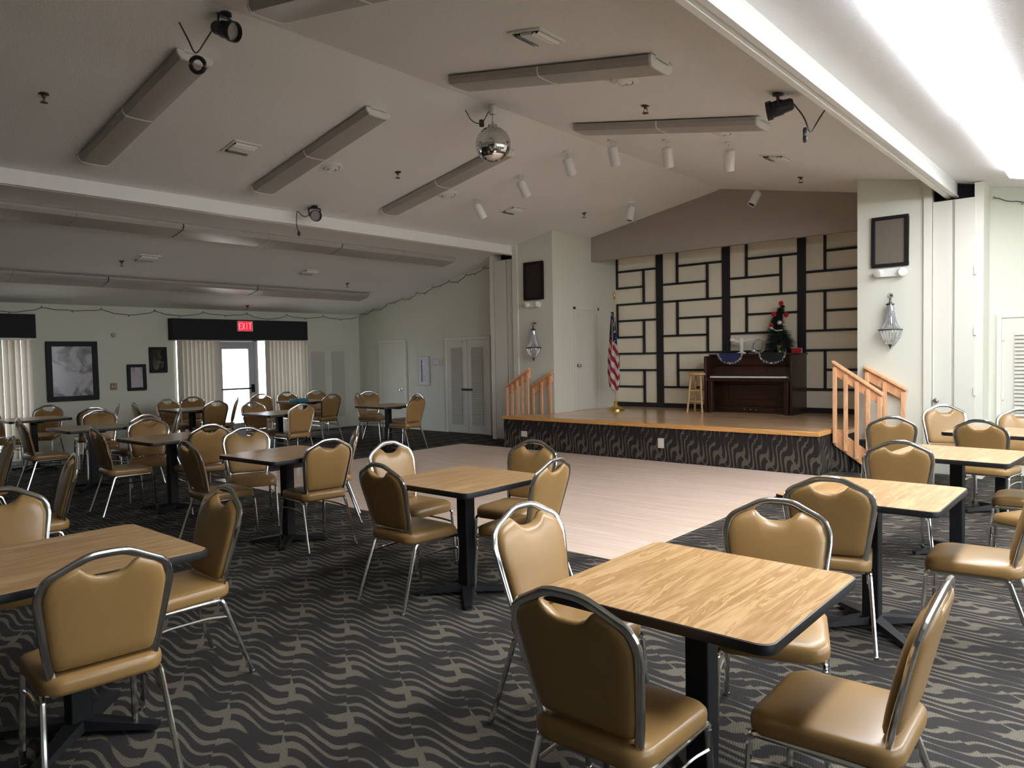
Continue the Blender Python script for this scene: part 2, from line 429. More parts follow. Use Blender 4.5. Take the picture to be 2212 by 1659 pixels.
for i, (x, z, w) in enumerate(((-7.635, .255, 0), (-5.124, .265, 1))):
    o = thing('wall_outlet', ['outlet plate at the left end of the stage front', 'upright outlet plate in the middle of the stage front'][i], 'outlet', (x, 9.083, z))
    a, b = ((.06, .045) if not w else (.045, .07))
    B(-a, a, -.006, .006, -b, b).build('plate', 'outlet', o, bevel=.003)
    for dz in (-.022, .022): B(-.014, .014, -.009, -.005, dz-.011, dz+.011).build('socket', 'trim', o)
# steps at both ends and their rails
def steps(name, label, x0, dx, ya, yb):
    o = thing(name, label, 'steps', (x0, ya, 0)); D = yb-ya
    for i in range(3):
        a = dx*(i*.27); b = dx*((i+1)*.27); h = ZS*(3-i)/4
        B(min(a, b), max(a, b), 0, D, 0.0, h).build('step', 'carpet_front', o, smooth=False)
steps('stage_steps', 'carpeted steps down the right end of the stage', -2.745, 1, 9.60, 9.78)
steps('stage_steps', 'carpeted steps down the left end of the stage', -7.63, -1, 9.67, 9.78)
def rail(label, xt, xb, y, zt, zb, nb, stringer=True):
    """sloping stair rail from (xt, zt) at the top to (xb, zb) at the foot"""
    o = thing('stair_rail', label, 'rail', (xt, y, 0)); L = xb-xt; dz = zb-zt; sl = dz/L
    def band(h0, h1, d0, d1, ext=.02):
        e = ext*(1 if L > 0 else -1)
        return MB().prism([(-e, d0, zt-sl*e+h0), (L+e, d0, zt+sl*(L+e)+h0), (L+e, d0, zt+sl*(L+e)+h1), (-e, d0, zt-sl*e+h1)], (0, d1-d0, 0))
    band(0, .035, -.045, .055, .03).build('handrail', 'pine', o, bevel=.006)
    band(-.135, 0, -.01, .03).build('rail_board', 'pine', o, bevel=.004)
    if stringer: band(-1.02, -.80, .0, .035).build('stringer_board', 'pine', o, bevel=.004)
    for k in range(nb):
        x = L*(k+.02)/(nb-.96); top = zt+sl*x-.03; bot = max(.0, top-.95)
        if k == nb-1: bot = 0.0
        B(x-.022, x+.022, -.045, -.008, bot if stringer else max(bot, ZS*max(0, 1-abs(x)/1.1)), top).build('baluster', 'pine', o, bevel=.003)
    return o
rail('front pine stair rail with five balusters, right of the stage', -2.91, -2.39, 9.53, 1.345, .985, 5)
rail('pine stair rail fixed along the right pier', -2.62, -2.20, 9.83, 1.275, 1.03, 3, True)
rail('front pine stair rail behind the left end of the stage', -7.95, -8.42, 9.605, 1.27, 1.0, 5)
rail('pine stair rail fixed along the left pier', -7.64, -8.02, 9.83, 1.205, .99, 3)

# ------------------------------------------------------------------ doors, pockets, windows
def knob(parent, loc, d, mat='nickel'):
    d = Vector(d); q = d.to_track_quat('Z', 'Y').to_matrix().to_4x4(); M = Matrix.Translation(Vector(loc)) @ q
    MB().lathe([(.028, 0), (.03, .004), (.012, .008), (.011, .03), (.02, .036), (.028, .046), (.029, .056), (.02, .066), (.004, .068)], 16, M).build('door_knob', mat, parent)
def door_root(n, loc=(0, 0, 0)):
    o = bpy.data.objects.new('door_%d' % n, None); COL.objects.link(o); o.location = loc; return struct(o)
def leafX(d, x0, x1, y, z0, z1, mat='door_paint', t=.03):
    return B(x0, x1, y-t, y, z0, z1).build('door_leaf', mat, d, bevel=.004)
def casingX(d, x0, x1, y, z1, w=.07, mat='trim'):
    m = B(x0-w, x0, y-.045, y, 0, z1+w); m.box(x1, x1+w, y-.045, y, 0, z1+w); m.box(x0, x1, y-.045, y, z1, z1+w); m.build('door_frame', mat, d, bevel=.005)
def louver(d, x0, x1, y, z0, z1, nm='louver_panel'):
    m = B(x0, x1, y-.006, y, z0, z1); n = int((z1-z0)/.045)
    for k in range(n):
        z = z0+(k+.5)*(z1-z0)/n
        m.prism([(x0, y-.006, z+.016), (x1, y-.006, z+.016), (x1, y-.026, z-.014), (x0, y-.026, z-.014)], (0, 0, .006))
    m.build(nm, 'louver', d, smooth=False)
def hinge(d, x, y, z): B(x-.014, x+.014, y-.016, y, z-.05, z+.05).build('hinge', 'trim', d, bevel=.004)
# right pocket: two tall flush leaves
d1 = door_root(1)
leafX(d1, -1.915, -1.715, CY+.055, .02, 3.26); leafX(d1, -1.69, -1.475, CY+.055, .02, 3.26)
knob(d1, (-1.875, CY+.025, .90), (0, -1, 0))
for z in (1.02, 1.72, 2.42): hinge(d1, -1.478, CY+.024, z)
# left pocket
d2 = door_root(2)
leafX(d2, -8.99, -8.70, CY+.055, .02, 3.26); leafX(d2, -8.68, -8.51, CY+.055, .02, 3.26)
# gable doors, left of the stage
d3 = door_root(3); leafX(d3, -12.80, -12.02, YG-.002, .01, 1.86); casingX(d3, -12.80, -12.02, YG-.001, 1.86, .06); knob(d3, (-12.12, YG-.03, .84), (0, -1, 0))
d4 = door_root(4); casingX(d4, -10.68, -9.56, YG-.001, 1.86, .06)
for xa, xb in ((-10.68, -10.125), (-10.115, -9.56)):
    leafX(d4, xa, xb, YG-.002, .01, 1.86); louver(d4, xa+.12, xb-.14, YG-.033, .18, 1.72)
B(-10.27, -9.97, YG-.06, YG-.033, .86, .90).build('pull_handle', 'iron', d4, bevel=.004)
B(-10.45, -10.25, YG-.06, YG-.033, 1.80, 1.84).build('closer', 'trim', d4, bevel=.004)
# gable door right of the stage, with grey louver
d5 = door_root(5); leafX(d5, -1.27, -.30, YG-.002, .01, 1.87); casingX(d5, -1.27, -.30, YG-.001, 1.87, .05)
louver(d5, -1.14, -.43, YG-.033, .16, 1.70)
for z in (.95, 1.65): hinge(d5, -1.255, YG-.033, z)
# door in the left return of the stage opening (faces +X)
d6 = door_root(6); XD = -7.62
B(XD, XD+.012, 10.52, 11.20, ZS+.01, 2.33).build('door_leaf', 'door_paint', d6, bevel=.003)
for ya, yb, za, zb in ((10.60, 11.12, 1.45, 2.2), (10.60, 11.12, .70, 1.30)):
    pass
m = B(XD, XD+.02, 10.47, 10.52, ZS, 2.38); m.box(XD, XD+.02, 11.20, 11.25, ZS, 2.38); m.box(XD, XD+.02, 10.47, 11.25, 2.33, 2.38); m.build('door_frame', 'trim', d6, bevel=.003)
knob(d6, (XD+.012, 10.575, 1.335), (1, 0, 0))
# exit door in the left wall
d7 = door_root(7); X = XL
m = B(X-.03, X+.03, 6.86, 6.91, 0, 1.97); m.box(X-.03, X+.03, 7.72, 7.77, 0, 1.97); m.box(X-.03, X+.03, 6.86, 7.77, 1.92, 1.97); m.build('door_frame', 'steel_door', d7, bevel=.004)
m = MB()
for ya, yb, za, zb in ((6.912, 7.045, .01, 1.918), (7.60, 7.718, .01, 1.918), (7.045, 7.60, 1.77, 1.918), (7.045, 7.60, .01, .30)): m.box(X-.025, X+.02, ya, yb, za, zb)
m.build('door_leaf', 'steel_door', d7, smooth=False)
B(X-.004, X+.002, 7.045, 7.60, .30, 1.77).build('glass_pane', 'glass', d7, smooth=False)
m = B(X+.05, X+.075, 6.95, 7.68, .965, .995); m.box(X+.02, X+.075, 7.61, 7.69, .90, 1.06); m.box(X+.02, X+.06, 6.95, 6.99, .94, 1.02); m.build('push_bar', 'iron', d7, bevel=.004)
# windows
nw = [0]
def windowY(x, ya, yb, za, zb, nm=1, zr=None):
    nw[0] += 1; o = bpy.data.objects.new('window_%d' % nw[0], None); COL.objects.link(o); struct(o)
    m = MB(); w = .045
    m.box(x-.05, x+.05, ya, ya+w, za, zb); m.box(x-.05, x+.05, yb-w, yb, za, zb); m.box(x-.05, x+.05, ya, yb, za, za+w); m.box(x-.05, x+.05, ya, yb, zb-w, zb)
    for k in range(nm): y = ya+(yb-ya)*(k+1)/(nm+1); m.box(x-.03, x+.03, y-.02, y+.02, za, zb)
    m.build('window_frame', 'trim', o, smooth=False)
    B(x-.004, x+.004, ya+w, yb-w, za+w, zb-w).build('glass_pane', 'glass', o, smooth=False)
windowY(X-.06, 2.3, 3.78, .02, 1.98); windowY(X-.06, 6.12, 6.85, .02, 1.98, 0); windowY(X-.06, 7.78, 8.86, .02, 1.98, 0)
for a in RW: windowY(XW+.07, *a)
# vertical blinds and valances on the left wall
def blinds(label, ya, yb, zt, zb, tilt):
    o = thing('vertical_blinds', label, 'blinds', (X+.07, ya, 0)); m = MB(); n = int((yb-ya)/.082); 
    for k in range(n):
        y = (k+.5)*(yb-ya)/n; a = tilt*(1 if k % 5 else .8); dx, dy = .046*math.sin(a), .046*math.cos(a)
        m.prism([(-dx, y-dy, zb), (dx, y+dy, zb), (dx+.002, y+dy, zb), (-dx+.002, y-dy, zb)], (0, 0, zt-zb))
    m.build('slats', 'blind', o, smooth=False); B(-.02, .02, 0, yb-ya, zt, zt+.03).build('head_rail', 'white', o)
blinds('vertical blinds hanging left of the exit door', 6.16, 6.98, 1.93, .04, .62)
blinds('vertical blinds hanging right of the exit door', 7.95, 8.90, 1.93, .04, .70)
blinds('vertical blinds at the far left edge of the photo', 2.25, 3.83, 1.93, .04, .85)
for (ya, yb, z0, z1), lb in (((6.03, 8.89, 1.945, 2.34), 'long black valance box over the exit door'), ((2.0, 3.86, 1.965, 2.345), 'black valance box cut by the left photo edge')):
    o = thing('valance', lb, 'valance', (X+.002, ya, z0)); w, h = yb-ya, z1-z0
    B(.15, .17, 0, w, 0, h).build('face_board', 'velvet', o, bevel=.004)
    B(0, .15, 0, .02, 0, h).build('end_board', 'velvet', o); B(0, .15, w-.02, w, 0, h).build('end_board', 'velvet', o); B(0, .15, .02, w-.02, h-.02, h).build('top_board', 'velvet', o)
# exit sign
o = thing('exit_sign', 'glowing red exit sign over the far door', 'sign', (X+.19, 7.447, 2.215))
B(-.015, .03, -.16, .16, -.10, .10).build('sign_housing', 'white', o, bevel=.005)
B(.03, .036, -.15, .13, -.09, .09).build('red_face', 'exit_red', o)
def letters(parent, txt, w, h, gap, y0, z0, x, t):
    sh = {'E': [((0, 0), (0, 1)), ((0, 1), (1, 1)), ((0, .5), (.8, .5)), ((0, 0), (1, 0))], 'X': [((0, 0), (1, 1)), ((0, 1), (1, 0))],
          'I': [((.5, 0), (.5, 1))], 'T': [((.5, 0), (.5, 1)), ((0, 1), (1, 1))]}
    for i, ch in enumerate(txt):
        m = MB()
        for a, b in sh[ch]:
            A = Vector((x, y0+i*(w+gap)+a[0]*w, z0+a[1]*h)); Bv = Vector((x, y0+i*(w+gap)+b[0]*w, z0+b[1]*h)); d = (Bv-A).normalized(); nn = Vector((0, -d.z, d.y))*t
            A -= d*t; Bv += d*t
            m.prism([A-nn, Bv-nn, Bv+nn, A+nn], (.004, 0, 0))
        m.build('letter', 'exit_let', parent, smooth=False)
letters(o, 'EXIT', .048, .115, .02, -.135, -.058, .036, .006)
# louvred cupboard right of the blinds
cb = thing('cupboard_doors', 'painted cupboard doors with two louvres in the left wall corner', 'cupboard', (X+.002, 8.95, 0))
B(0, .03, 0, 1.10, .02, 1.86).build('frame', 'door_paint', cb, bevel=.004)
for ya in (.10, .62):
    m = B(.03, .036, ya, ya+.34, .25, 1.70)
    for k in range(32):
        z = .27+k*.0445; m.box(.036, .046, ya+.01, ya+.33, z, z+.02)
    m.build('louver_panel', 'louver', cb, smooth=False)

# ------------------------------------------------------------------ wall hung things
def framed(label, loc, w, h, fw_, face, art_mat, inner=None, name='picture', cat='picture', frame='frame', ang=0):
    """face: 'x' faces +X, 'y' faces -Y"""
    o = thing(name, label, cat, loc, PI/2 if face == 'x' else 0)
    m = B(-w/2, w/2, -.035, 0, -h/2, -h/2+fw_); m.box(-w/2, w/2, -.035, 0, h/2-fw_, h/2); m.box(-w/2, -w/2+fw_, -.035, 0, -h/2+fw_, h/2-fw_); m.box(w/2-fw_, w/2, -.035, 0, -h/2+fw_, h/2-fw_)
    m.build('frame', frame, o, bevel=.004)
    B(-w/2+fw_, w/2-fw_, -.016, -.004, -h/2+fw_, h/2-fw_).build(inner or 'print', art_mat, o, smooth=False)
    return o
framed('large black framed print of grey wash shapes', (X+.003, 4.415, 1.415), .78, 1.0, .085, 'x', 'art_big')
framed('small black framed pale print, lower of the pair', (X+.003, 5.44, 1.275), .32, .47, .055, 'x', 'art_small')
framed('small dark print in a black frame, upper of the pair', (X+.003, 5.825, 1.58), .31, .47, .055, 'x', 'art_dark')
framed('tall narrow white framed panel with dark print', (-11.40, YG-.003, 1.25), .30, .60, .07, 'y', 'art_poster', frame='paper')
o = thing('wall_plate', 'small plate beside the louvred double doors', 'plate', (-11.0, YG-.003, 1.43)); B(-.15, .15, -.012, 0, -.07, .07).build('backing', 'louver', o, bevel=.003); B(-.12, .06, -.02, -.012, -.045, .05).build('card', 'paper', o)
o = thing('light_switch', 'brown double switch plate between the big and small prints', 'switch', (X+.003, 5.05, 1.13)); B(0, .01, -.055, .055, -.06, .06).build('plate', 'switch', o, bevel=.003)
for y in (-.022, .022): B(.01, .018, y-.008, y+.008, -.02, .02).build('toggle', 'outlet', o)
o = thing('wall_sensor', 'small round grey sensor high on the left wall', 'sensor', (X+.003, 5.08, 2.03)); MB().lathe([(.04, 0), (.04, .02), (.028, .035), (.005, .04)], 18, Matrix.Rotation(PI/2, 4, 'Y')).build('sensor_dome', 'lens', o)
framed('brown-clothed wall speaker with dark frame on right pier', (-2.37, CY-.003, 2.85), .415, .62, .042, 'y', 'grille', 'speaker_cloth', 'wall_speaker', 'speaker')
framed('dark-clothed wall speaker with black frame on left pier', (-8.02, CY-.003, 2.825), .43, .66, .042, 'y', 'grille_dark', 'speaker_cloth', 'wall_speaker', 'speaker')
def emergency(label, x, z):
    o = thing('emergency_light', label, 'light', (x, CY-.003, z)); B(-.12, .12, -.06, 0, -.055, .05).build('battery_box', 'white', o, bevel=.008)
    for s_ in (-1, 1):
        M = Matrix.Translation((s_*.13, -.07, .0)) @ Matrix.Rotation(PI/2+.25, 4, 'X') @ Matrix.Rotation(s_*.35, 4, 'Y')
        MB().lathe([(.03, -.05), (.042, -.03), (.05, .02), (.05, .04), (.02, .045)], 14, M).build('lamp_head', 'white', o)
emergency('white twin-head emergency light under the brown speaker', -2.35, 2.47)
emergency('white twin-head emergency light under the dark speaker', -8.0, 2.42)
def sconce(label, x, ztop):
    """half-basket of bead strings under a small dark crown"""
    o = thing('beaded_sconce', label, 'sconce', (x, CY-.075, ztop))
    MB().lathe([(.004, -.018), (.013, -.03), (.011, -.055), (.02, -.075), (.045, -.085), (.048, -.10), (.03, -.105)], 20).build('crown', 'pewter', o)
    for nm, prof in (('bead_bell', [(.038, -.105), (.043, -.17), (.055, -.25), (.075, -.33), (.115, -.395)]), ('bead_bowl', [(.130, -.415), (.128, -.44), (.105, -.50), (.06, -.56), (.02, -.585)])):
        m = MB(); ns = 22
        for k in range(ns):
            a = 2*PI*k/ns; pts = []
            for (ra, za), (rb, zb_) in zip(prof, prof[1:]):
                n = max(2, int(math.hypot(rb-ra, zb_-za)/.011))
                for j in range(n): pts.append((ra+(rb-ra)*j/n, za+(zb_-za)*j/n))
            L = []
            for j, (r, z) in enumerate(pts):
                q = .0075 if j % 2 else .0035
                if j % 2 == 0: q = .004
                L.append([Vector((r*math.cos(a)+q*math.cos(b)*math.cos(a)-q*math.sin(b)*math.sin(a), r*math.sin(a)+q*math.cos(b)*math.sin(a)+q*math.sin(b)*math.cos(a), z)) for b in (PI/4, 3*PI/4, 5*PI/4, 7*PI/4)])
            m.loops(L)
        m.build(nm, 'crystal', o)
    MB().tube([(.132*math.cos(a), .132*math.sin(a), -.405) for a in [2*PI*k/28 for k in range(28)]], .008, 8, closed=True).build('ring_band', 'pewter', o)
    MB().lathe([(.022, -.583), (.02, -.60), (.008, -.62), (.001, -.64)], 12).build('finial', 'pewter', o)
    m = MB().tube([(.03*math.cos(a), 0, .012+.03*math.sin(a)) for a in [2*PI*k/20 for k in range(20)]], .0035, 6, closed=True); m.build('hanging_loop', 'pewter', o)
    B(-.012, .012, .02, .072, .01, .03).build('wall_bracket', 'pewter', o)
sconce('crystal bead basket sconce on the bright right pier', -2.352, 2.17)
sconce('crystal bead basket sconce on the dim left pier', -8.0, 2.07)
# bulb garlands tacked along the wall tops
def garland(label, p0, p1, n, off, sag=.05):
    p0, p1 = Vector(p0), Vector(p1); o = thing('string_lights', label, 'string lights', p0); pts = []; k = 10
    for i in range(n*k+1):
        t_ = i/(n*k); u_ = (i % k)/k
        pts.append((p1-p0)*t_ + Vector((0, 0, -sag*4*u_*(1-u_)*(1+.5*math.sin(i//k*2.3)) + .006*math.sin(i*1.9))))
    MB().tube(pts, .005, 5).build('wire', 'wire', o)
    me = MB().ball((0, 0, 0), .012, 6, 4, 1.5).build('bulb', 'bulb', o, loc=pts[0])
    for i in range(5, len(pts), 5):
        c_ = me.copy(); COL.objects.link(c_); c_.parent = o; c_.location = pts[i]+Vector((0, 0, -.014*(1 if i % 2 else -1)))
garland('string lights sloping up along the far gable wall', (-13.5, YG-.02, 2.55), (-9.15, YG-.02, cz(-9.15)-.05), 9, 0)
garland('string lights drooping along the top of the left wall', (X+.02, 2.2, 2.46), (X+.02, 10.3, 2.47), 9, 0, .06)
garland('string lights along the top of the bright right wall', (-1.36, YG-.02, 3.30), (.9, YG-.02, 2.93), 4, 0, .05)

# ------------------------------------------------------------------ ceiling things (built flat, hung on the slope)
def on_slope(o, x, y, drop=0.0):
    s_ = math.atan(SL)*(1 if x < XR else -1)
    o.location = (x, y, cz(x)-drop); o.rotation_euler = (0, -s_, 0); return o
def fixture(label, x, y, L, w, group, axis='x', lit=False, h=.085):
    """wrap-around fluorescent: metal pan, two curved lenses, end plates"""
    o = thing('fluorescent_fixture', label, 'ceiling light', (0, 0, 0), 0, group); on_slope(o, x, y)
    R_ = Matrix.Identity(4) if axis == 'x' else Matrix.Rotation(PI/2, 4, 'Z')
    MB().box(-L/2, L/2, -w*.32, w*.32, -.03, 0, R_).build('pan', 'white', o)
    prof = [(-w/2, -.012), (-w/2, -h*.55), (-w*.42, -h*.92), (-w*.2, -h), (w*.2, -h), (w*.42, -h*.92), (w/2, -h*.55), (w/2, -.012)]
    for a, b in ((-L/2+.02, -.008), (.008, L/2-.02)):
        if lit:
            MB().loops([[R_ @ Vector((xx, py, pz)) for py, pz in prof[2:6]] for xx in (a, b)], cap=False, closed=False).build('lens', 'lit', o, angle=25)
            for pr in (prof[:3], prof[5:]): MB().loops([[R_ @ Vector((xx, py, pz)) for py, pz in pr] for xx in (a, b)], cap=False, closed=False).build('lens_side', 'lit_side', o, angle=25)
        else: MB().loops([[R_ @ Vector((xx, py, pz)) for py, pz in prof] for xx in (a, b)]).build('lens', 'lens', o, angle=25)
    for a in (-L/2, -.008, L/2-.02):
        e = .016 if a == -.008 else .02
        MB().loops([[R_ @ Vector((xx, py*1.03, pz*1.04)) for py, pz in prof] for xx in (a, a+e)]).build('end_plate', 'lit_side' if lit else ('lens' if axis == 'y' else 'white'), o)
    return o
for i, y in enumerate((2.84, 4.68, 6.60)):
    fixture(['unlit ceiling light on the left slope, nearest the camera', 'unlit ceiling light on the left slope, second from the camera', 'unlit ceiling light on the left slope, behind the mirror ball'][i], -6.83, y, 2.22, .28, 'unlit hall lights')
for i, y in enumerate((2.88, 4.78, 6.66)):
    fixture(['unlit ceiling light cut by the top photo edge', 'unlit ceiling light on the right slope, above the round diffuser', 'unlit ceiling light on the right slope beside the black spotlight'][i], -3.68 if i else -3.70, y, 2.10, .30, 'unlit hall lights')
for r_, (xs, nm) in enumerate(((-9.55, 'nearer row'), (-12.05, 'farther row'))):
    for i in range(4):
        yy = 8.08-i*2.46
        if yy < 1.5 and r_ == 1: continue
        fixture('unlit light in the %s over the left aisle, %s from the stage end' % (nm, ['first', 'second', 'third', 'fourth'][i]), xs, yy, 2.44, .40, 'unlit left aisle lights', 'y')
for i in range(3):
    fixture('glaring lit light over the right aisle, %s from the stage end' % ['first', 'second', 'third', 'fourth', 'fifth', 'sixth'][i], -.885-(.03 if i % 2 else 0), 7.98-i*2.46, 2.44, .40, 'lit right aisle lights', 'y', True)
    fixture('lit light in the outer right aisle row, %s from the stage end' % ['first', 'second', 'third', 'fourth', 'fifth', 'sixth'][i], 1.75, 7.98-i*2.46, 2.44, .40, 'lit right aisle lights', 'y', True)
def vent(label, x, y, rot=0):
    o = thing('ceiling_vent', label, 'vent', (0, 0, 0), 0, 'ceiling vents'); on_slope(o, x, y)
    B(-.15, .15, -.15, .15, -.012, 0).build('frame', 'white', o, bevel=.004)
    B(-.12, .12, -.12, .12, -.016, -.011).build('throat', 'dark_gap', o)  # solid dark plate, shade of the vent opening put into its colour
    B(-.045, .055, -.125, .125, -.034, -.014).build('blank_plate', 'white', o, bevel=.004)
    for x0, dx in ((-.118, .03), (-.085, .03), (.075, -.03), (.118, -.03)):
        MB().prism([(x0, -.118, -.014), (x0, .118, -.014), (x0+dx*.6, .118, -.034), (x0+dx*.6, -.118, -.034)], (.003, 0, 0)).build('vane', 'white', o, smooth=False)
for lb, x, y in (('square vent between the first two lights on the left slope', -7.1, 3.97), ('square vent above the long light on the right slope', -3.24, 4.07),
                 ('vent on the left slope near the left pier', -7.2, 8.40), ('vent on the right slope near the right pier', -3.23, 8.47),
                 ('vent in the left aisle ceiling, nearer the camera', -10.86, 4.55), ('vent in the left aisle ceiling, nearer the stage end', -10.86, 7.25)): vent(lb, x, y)
def diffuser(label, x, y):
    o = thing('round_diffuser', label, 'vent', (0, 0, 0), 0, 'round ceiling diffusers'); on_slope(o, x, y)
    MB().lathe([(.135, 0), (.135, -.006), (.10, -.02), (.095, -.012), (.095, 0)], 28).build('outer_ring', 'white', o)
    MB().lathe([(.085, -.012), (.085, -.018), (.055, -.034), (.05, -.02), (.05, -.012)], 28).build('inner_ring', 'white', o)
    MB().lathe([(.04, -.022), (.04, -.03), (.001, -.044)], 20).build('cone', 'white', o); MB().lathe([(.092, -.004), (.092, -.010), (.001, -.010)], 24).build('throat', 'dark_gap', o)  # dark disc paints the shade between the rings
for lb, x, y in (('round diffuser by the second light on the left slope', -7.1, 5.08), ('round diffuser by the third light on the left slope', -7.15, 7.0),
                 ('round diffuser below the long light on the right slope', -3.24, 5.18), ('round diffuser above the row of white spotlights', -3.27, 7.11)): diffuser(lb, x, y)
def sprinkler(label, x, y):
    o = thing('fire_sprinkler', label, 'sprinkler', (x, y, cz(x)), 0, 'fire sprinklers')
    MB().lathe([(.04, .012), (.04, -.004), (.018, -.012), (.012, -.03)], 14).build('escutcheon', 'soot', o)
    m = MB()
    for s_ in (-1, 1): m.tube([(s_*.011, 0, -.028), (s_*.02, 0, -.045), (s_*.008, 0, -.068)], .004, 6)
    m.build('yoke', 'soot', o); MB().lathe([(.03, -.068), (.03, -.072), (.002, -.074)], 12).build('deflector', 'soot', o)
for lb, x, y in (('sprinkler nearest the upper left corner', -6.92, 2.12), ('sprinkler between two unlit lights on the left slope', -6.87, 5.88), ('sprinkler near the left end of the bulkhead', -6.81, 9.70),
                 ('sprinkler over the left aisle near the stage end', -11.34, 8.40), ('sprinkler above the second light of the right slope', -3.50, 5.99), ('sprinkler near the right pier top', -3.43, 9.83), ('sprinkler over the left aisle beside a vent', -11.1, 4.3),
                 ('sprinkler over the exit door', -13.2, 7.4)): sprinkler(lb, x, y)
def cylinder_spot(label, x, y, ax, az, ln=.20):
    """white can spotlight on a ceiling stem"""
    o = thing('cylinder_spotlight', label, 'spotlight', (x, y, cz(x)), 0, 'white cylinder spotlights')
    MB().lathe([(.055, .02), (.055, -.012), (.02, -.02)], 20).build('canopy', 'white', o)
    MB().tube([(0, 0, -.015), (0, 0, -.09)], .009, 8).build('stem', 'white', o)
    d = Vector((math.sin(az)*math.sin(ax), math.cos(az)*math.sin(ax), -math.cos(ax)))
    M = Matrix.Translation((0, 0, -.10)) @ d.to_track_quat('Z', 'Y').to_matrix().to_4x4()
    MB().lathe([(.02, -.025), (.05, -.02), (.058, -.005), (.06, .02), (.06, ln), (.054, ln), (.052, .05), (.01, .048)], 24, M, cap=True).build('can', 'white', o)
    MB().lathe([(.051, ln-.012), (.051, ln-.02), (.002, ln-.03)], 20, M).build('lamp_face', 'black', o)
for i, (x, y) in enumerate(((-7.09, 7.50), (-6.22, 7.43), (-5.44, 7.40), (-4.78, 7.40), (-4.09, 7.46), (-3.43, 7.64))):
    tx, ty = -5.2-x, 9.6-y
    cylinder_spot('white can spotlight, %s from the left in the row' % ['first', 'second', 'third', 'fourth', 'fifth', 'sixth'][i], x, y, .50, math.atan2(tx*.6, ty))
cylinder_spot('white can spotlight turned to the room, left of the peak', -6.15, 10.05, .22, math.radians(200))
cylinder_spot('white can spotlight turned to the room, right of the peak', -4.39, 10.75, .55, math.radians(215))
def par_can(label, x, y, rx, rz, cordpts, coil, sc=1.0):
    """black theatre lamp on a yoke with its cable"""
    o = thing('stage_par_lamp', label, 'spotlight', (x, y, cz(x)), 0, 'black stage lamps')
    MB().lathe([(.045, .02), (.045, -.012), (.012, -.02)], 16).build('clamp', 'black', o)
    d = Vector((math.cos(rz)*math.cos(rx), math.sin(rz)*math.cos(rx), -math.sin(rx))); sx = Vector((-math.sin(rz), math.cos(rz), 0))
    c_ = Vector((0, 0, -.115)); M = Matrix.Translation(c_) @ d.to_track_quat('Z', 'Y').to_matrix().to_4x4()
    MB().lathe([(q_*PS, w_*PS) for q_, w_ in ((.01, -.16), (.05, -.155), (.065, -.13), (.07, -.06), (.082, -.04), (.085, .06), (.10, .065), (.10, .12), (.092, .12), (.088, .07), (.01, .04))], 26, M).build('can', 'black', o)
    MB().lathe([(.086*PS, .075*PS), (.086*PS, .07*PS), (.002, .06*PS)], 22, M).build('lamp_face', 'gloss', o)
    MB().tube([c_+sx*.075, c_+sx*.075+Vector((0, 0, .085)), Vector((0, 0, -.02)), c_-sx*.075+Vector((0, 0, .085)), c_-sx*.075], .008, 6, .014).build('yoke', 'black', o)
    P = [Vector(p) for p in cordpts]; P = [c_-d*.155*PS]+P
    MB().tube(fillet(P, .06, 4), .006, 6).build('cord', 'wire', o)
    if coil:
        cc, rr, ax = Vector(coil[0]), coil[1], Vector(coil[2]).normalized(); a1 = ax.orthogonal().normalized(); a2 = ax.cross(a1)
        MB().tube([cc+a1*rr*math.cos(t_)+a2*rr*math.sin(t_) for t_ in [2*PI*k/24 for k in range(24)]], .016, 8, closed=True).build('cord_coil', 'black', o)
    else:
        MB().ball(P[-1], .02, 8, 6, 1.8).build('plug', 'black', o)
PS = .74
VD = (-.65, .75, .2)
par_can('black stage lamp with coiled cable at the upper left', -5.17, 2.80, .35, math.radians(20), [(-.16, -.16, -.31), (-.19, -.19, -.20), (-.27, -.22, -.05)], ((-.12, -.165, -.385), .052, VD))
par_can('black stage lamp by the bright right beam', -2.22, 5.86, .15, math.radians(195), [(.17, .10, -.20), (.2, .14, -.34), (.24, .2, -.22), (.30, .26, -.10)], ((.16, .14, -.33), .045, (.9, .3, 0)))
par_can('black stage lamp low on the left beam', -8.22, 5.60, .25, math.radians(-20), [(-.06, -.14, -.15), (-.10, -.2, -.05), (-.12, -.2, -.25), (-.1, -.18, -.36)], None)
# mirror ball
mb = thing('mirror_ball', 'silver mirror ball hanging from the ridge', 'mirror ball', (-5.10, 5.655, ZR))
m = MB(); RB = .182; CB = Vector((0, 0, -.40)); nv = 26
for i in range(nv):
    t0, t1 = PI*i/nv, PI*(i+1)/nv; nn = max(4, int(52*math.sin((t0+t1)/2)))
    for k in range(nn):
        a0, a1 = 2*PI*(k+.04)/nn, 2*PI*(k+.96)/nn; f0, f1 = t0+.05*(t1-t0), t1-.05*(t1-t0)
        m.poly([CB+RB*Vector((math.sin(t_)*math.cos(a_), math.sin(t_)*math.sin(a_), math.cos(t_))) for t_, a_ in ((f0, a0), (f1, a0), (f1, a1), (f0, a1))])
m.build('mirror_tiles', 'mirror', mb, smooth=False)
MB().ball(CB, RB*.992, 36, 24).build('core', 'nickel', mb)
MB().lathe([(.05, -.228), (.05, -.205), (.015, -.20), (.012, -.17)], 18).build('cap', 'nickel', mb)
MB().tube([(0, 0, -.18), (0, 0, -.09)], .006, 8).build('rod', 'nickel', mb)
MB().lathe([(.04, -.01), (.04, -.08), (.03, -.095), (.008, -.10)], 18).build('motor', 'trim', mb)
MB().tube(fillet([(-.02, -.03, -.06), (-.08, -.08, -.20), (-.17, -.14, -.16), (-.22, -.18, -.03)], .06), .005, 6).build('cord', 'wire', mb)
B(-.10, -.06, -.10, -.06, -.22, -.15).build('plug', 'wire', mb, bevel=.006)

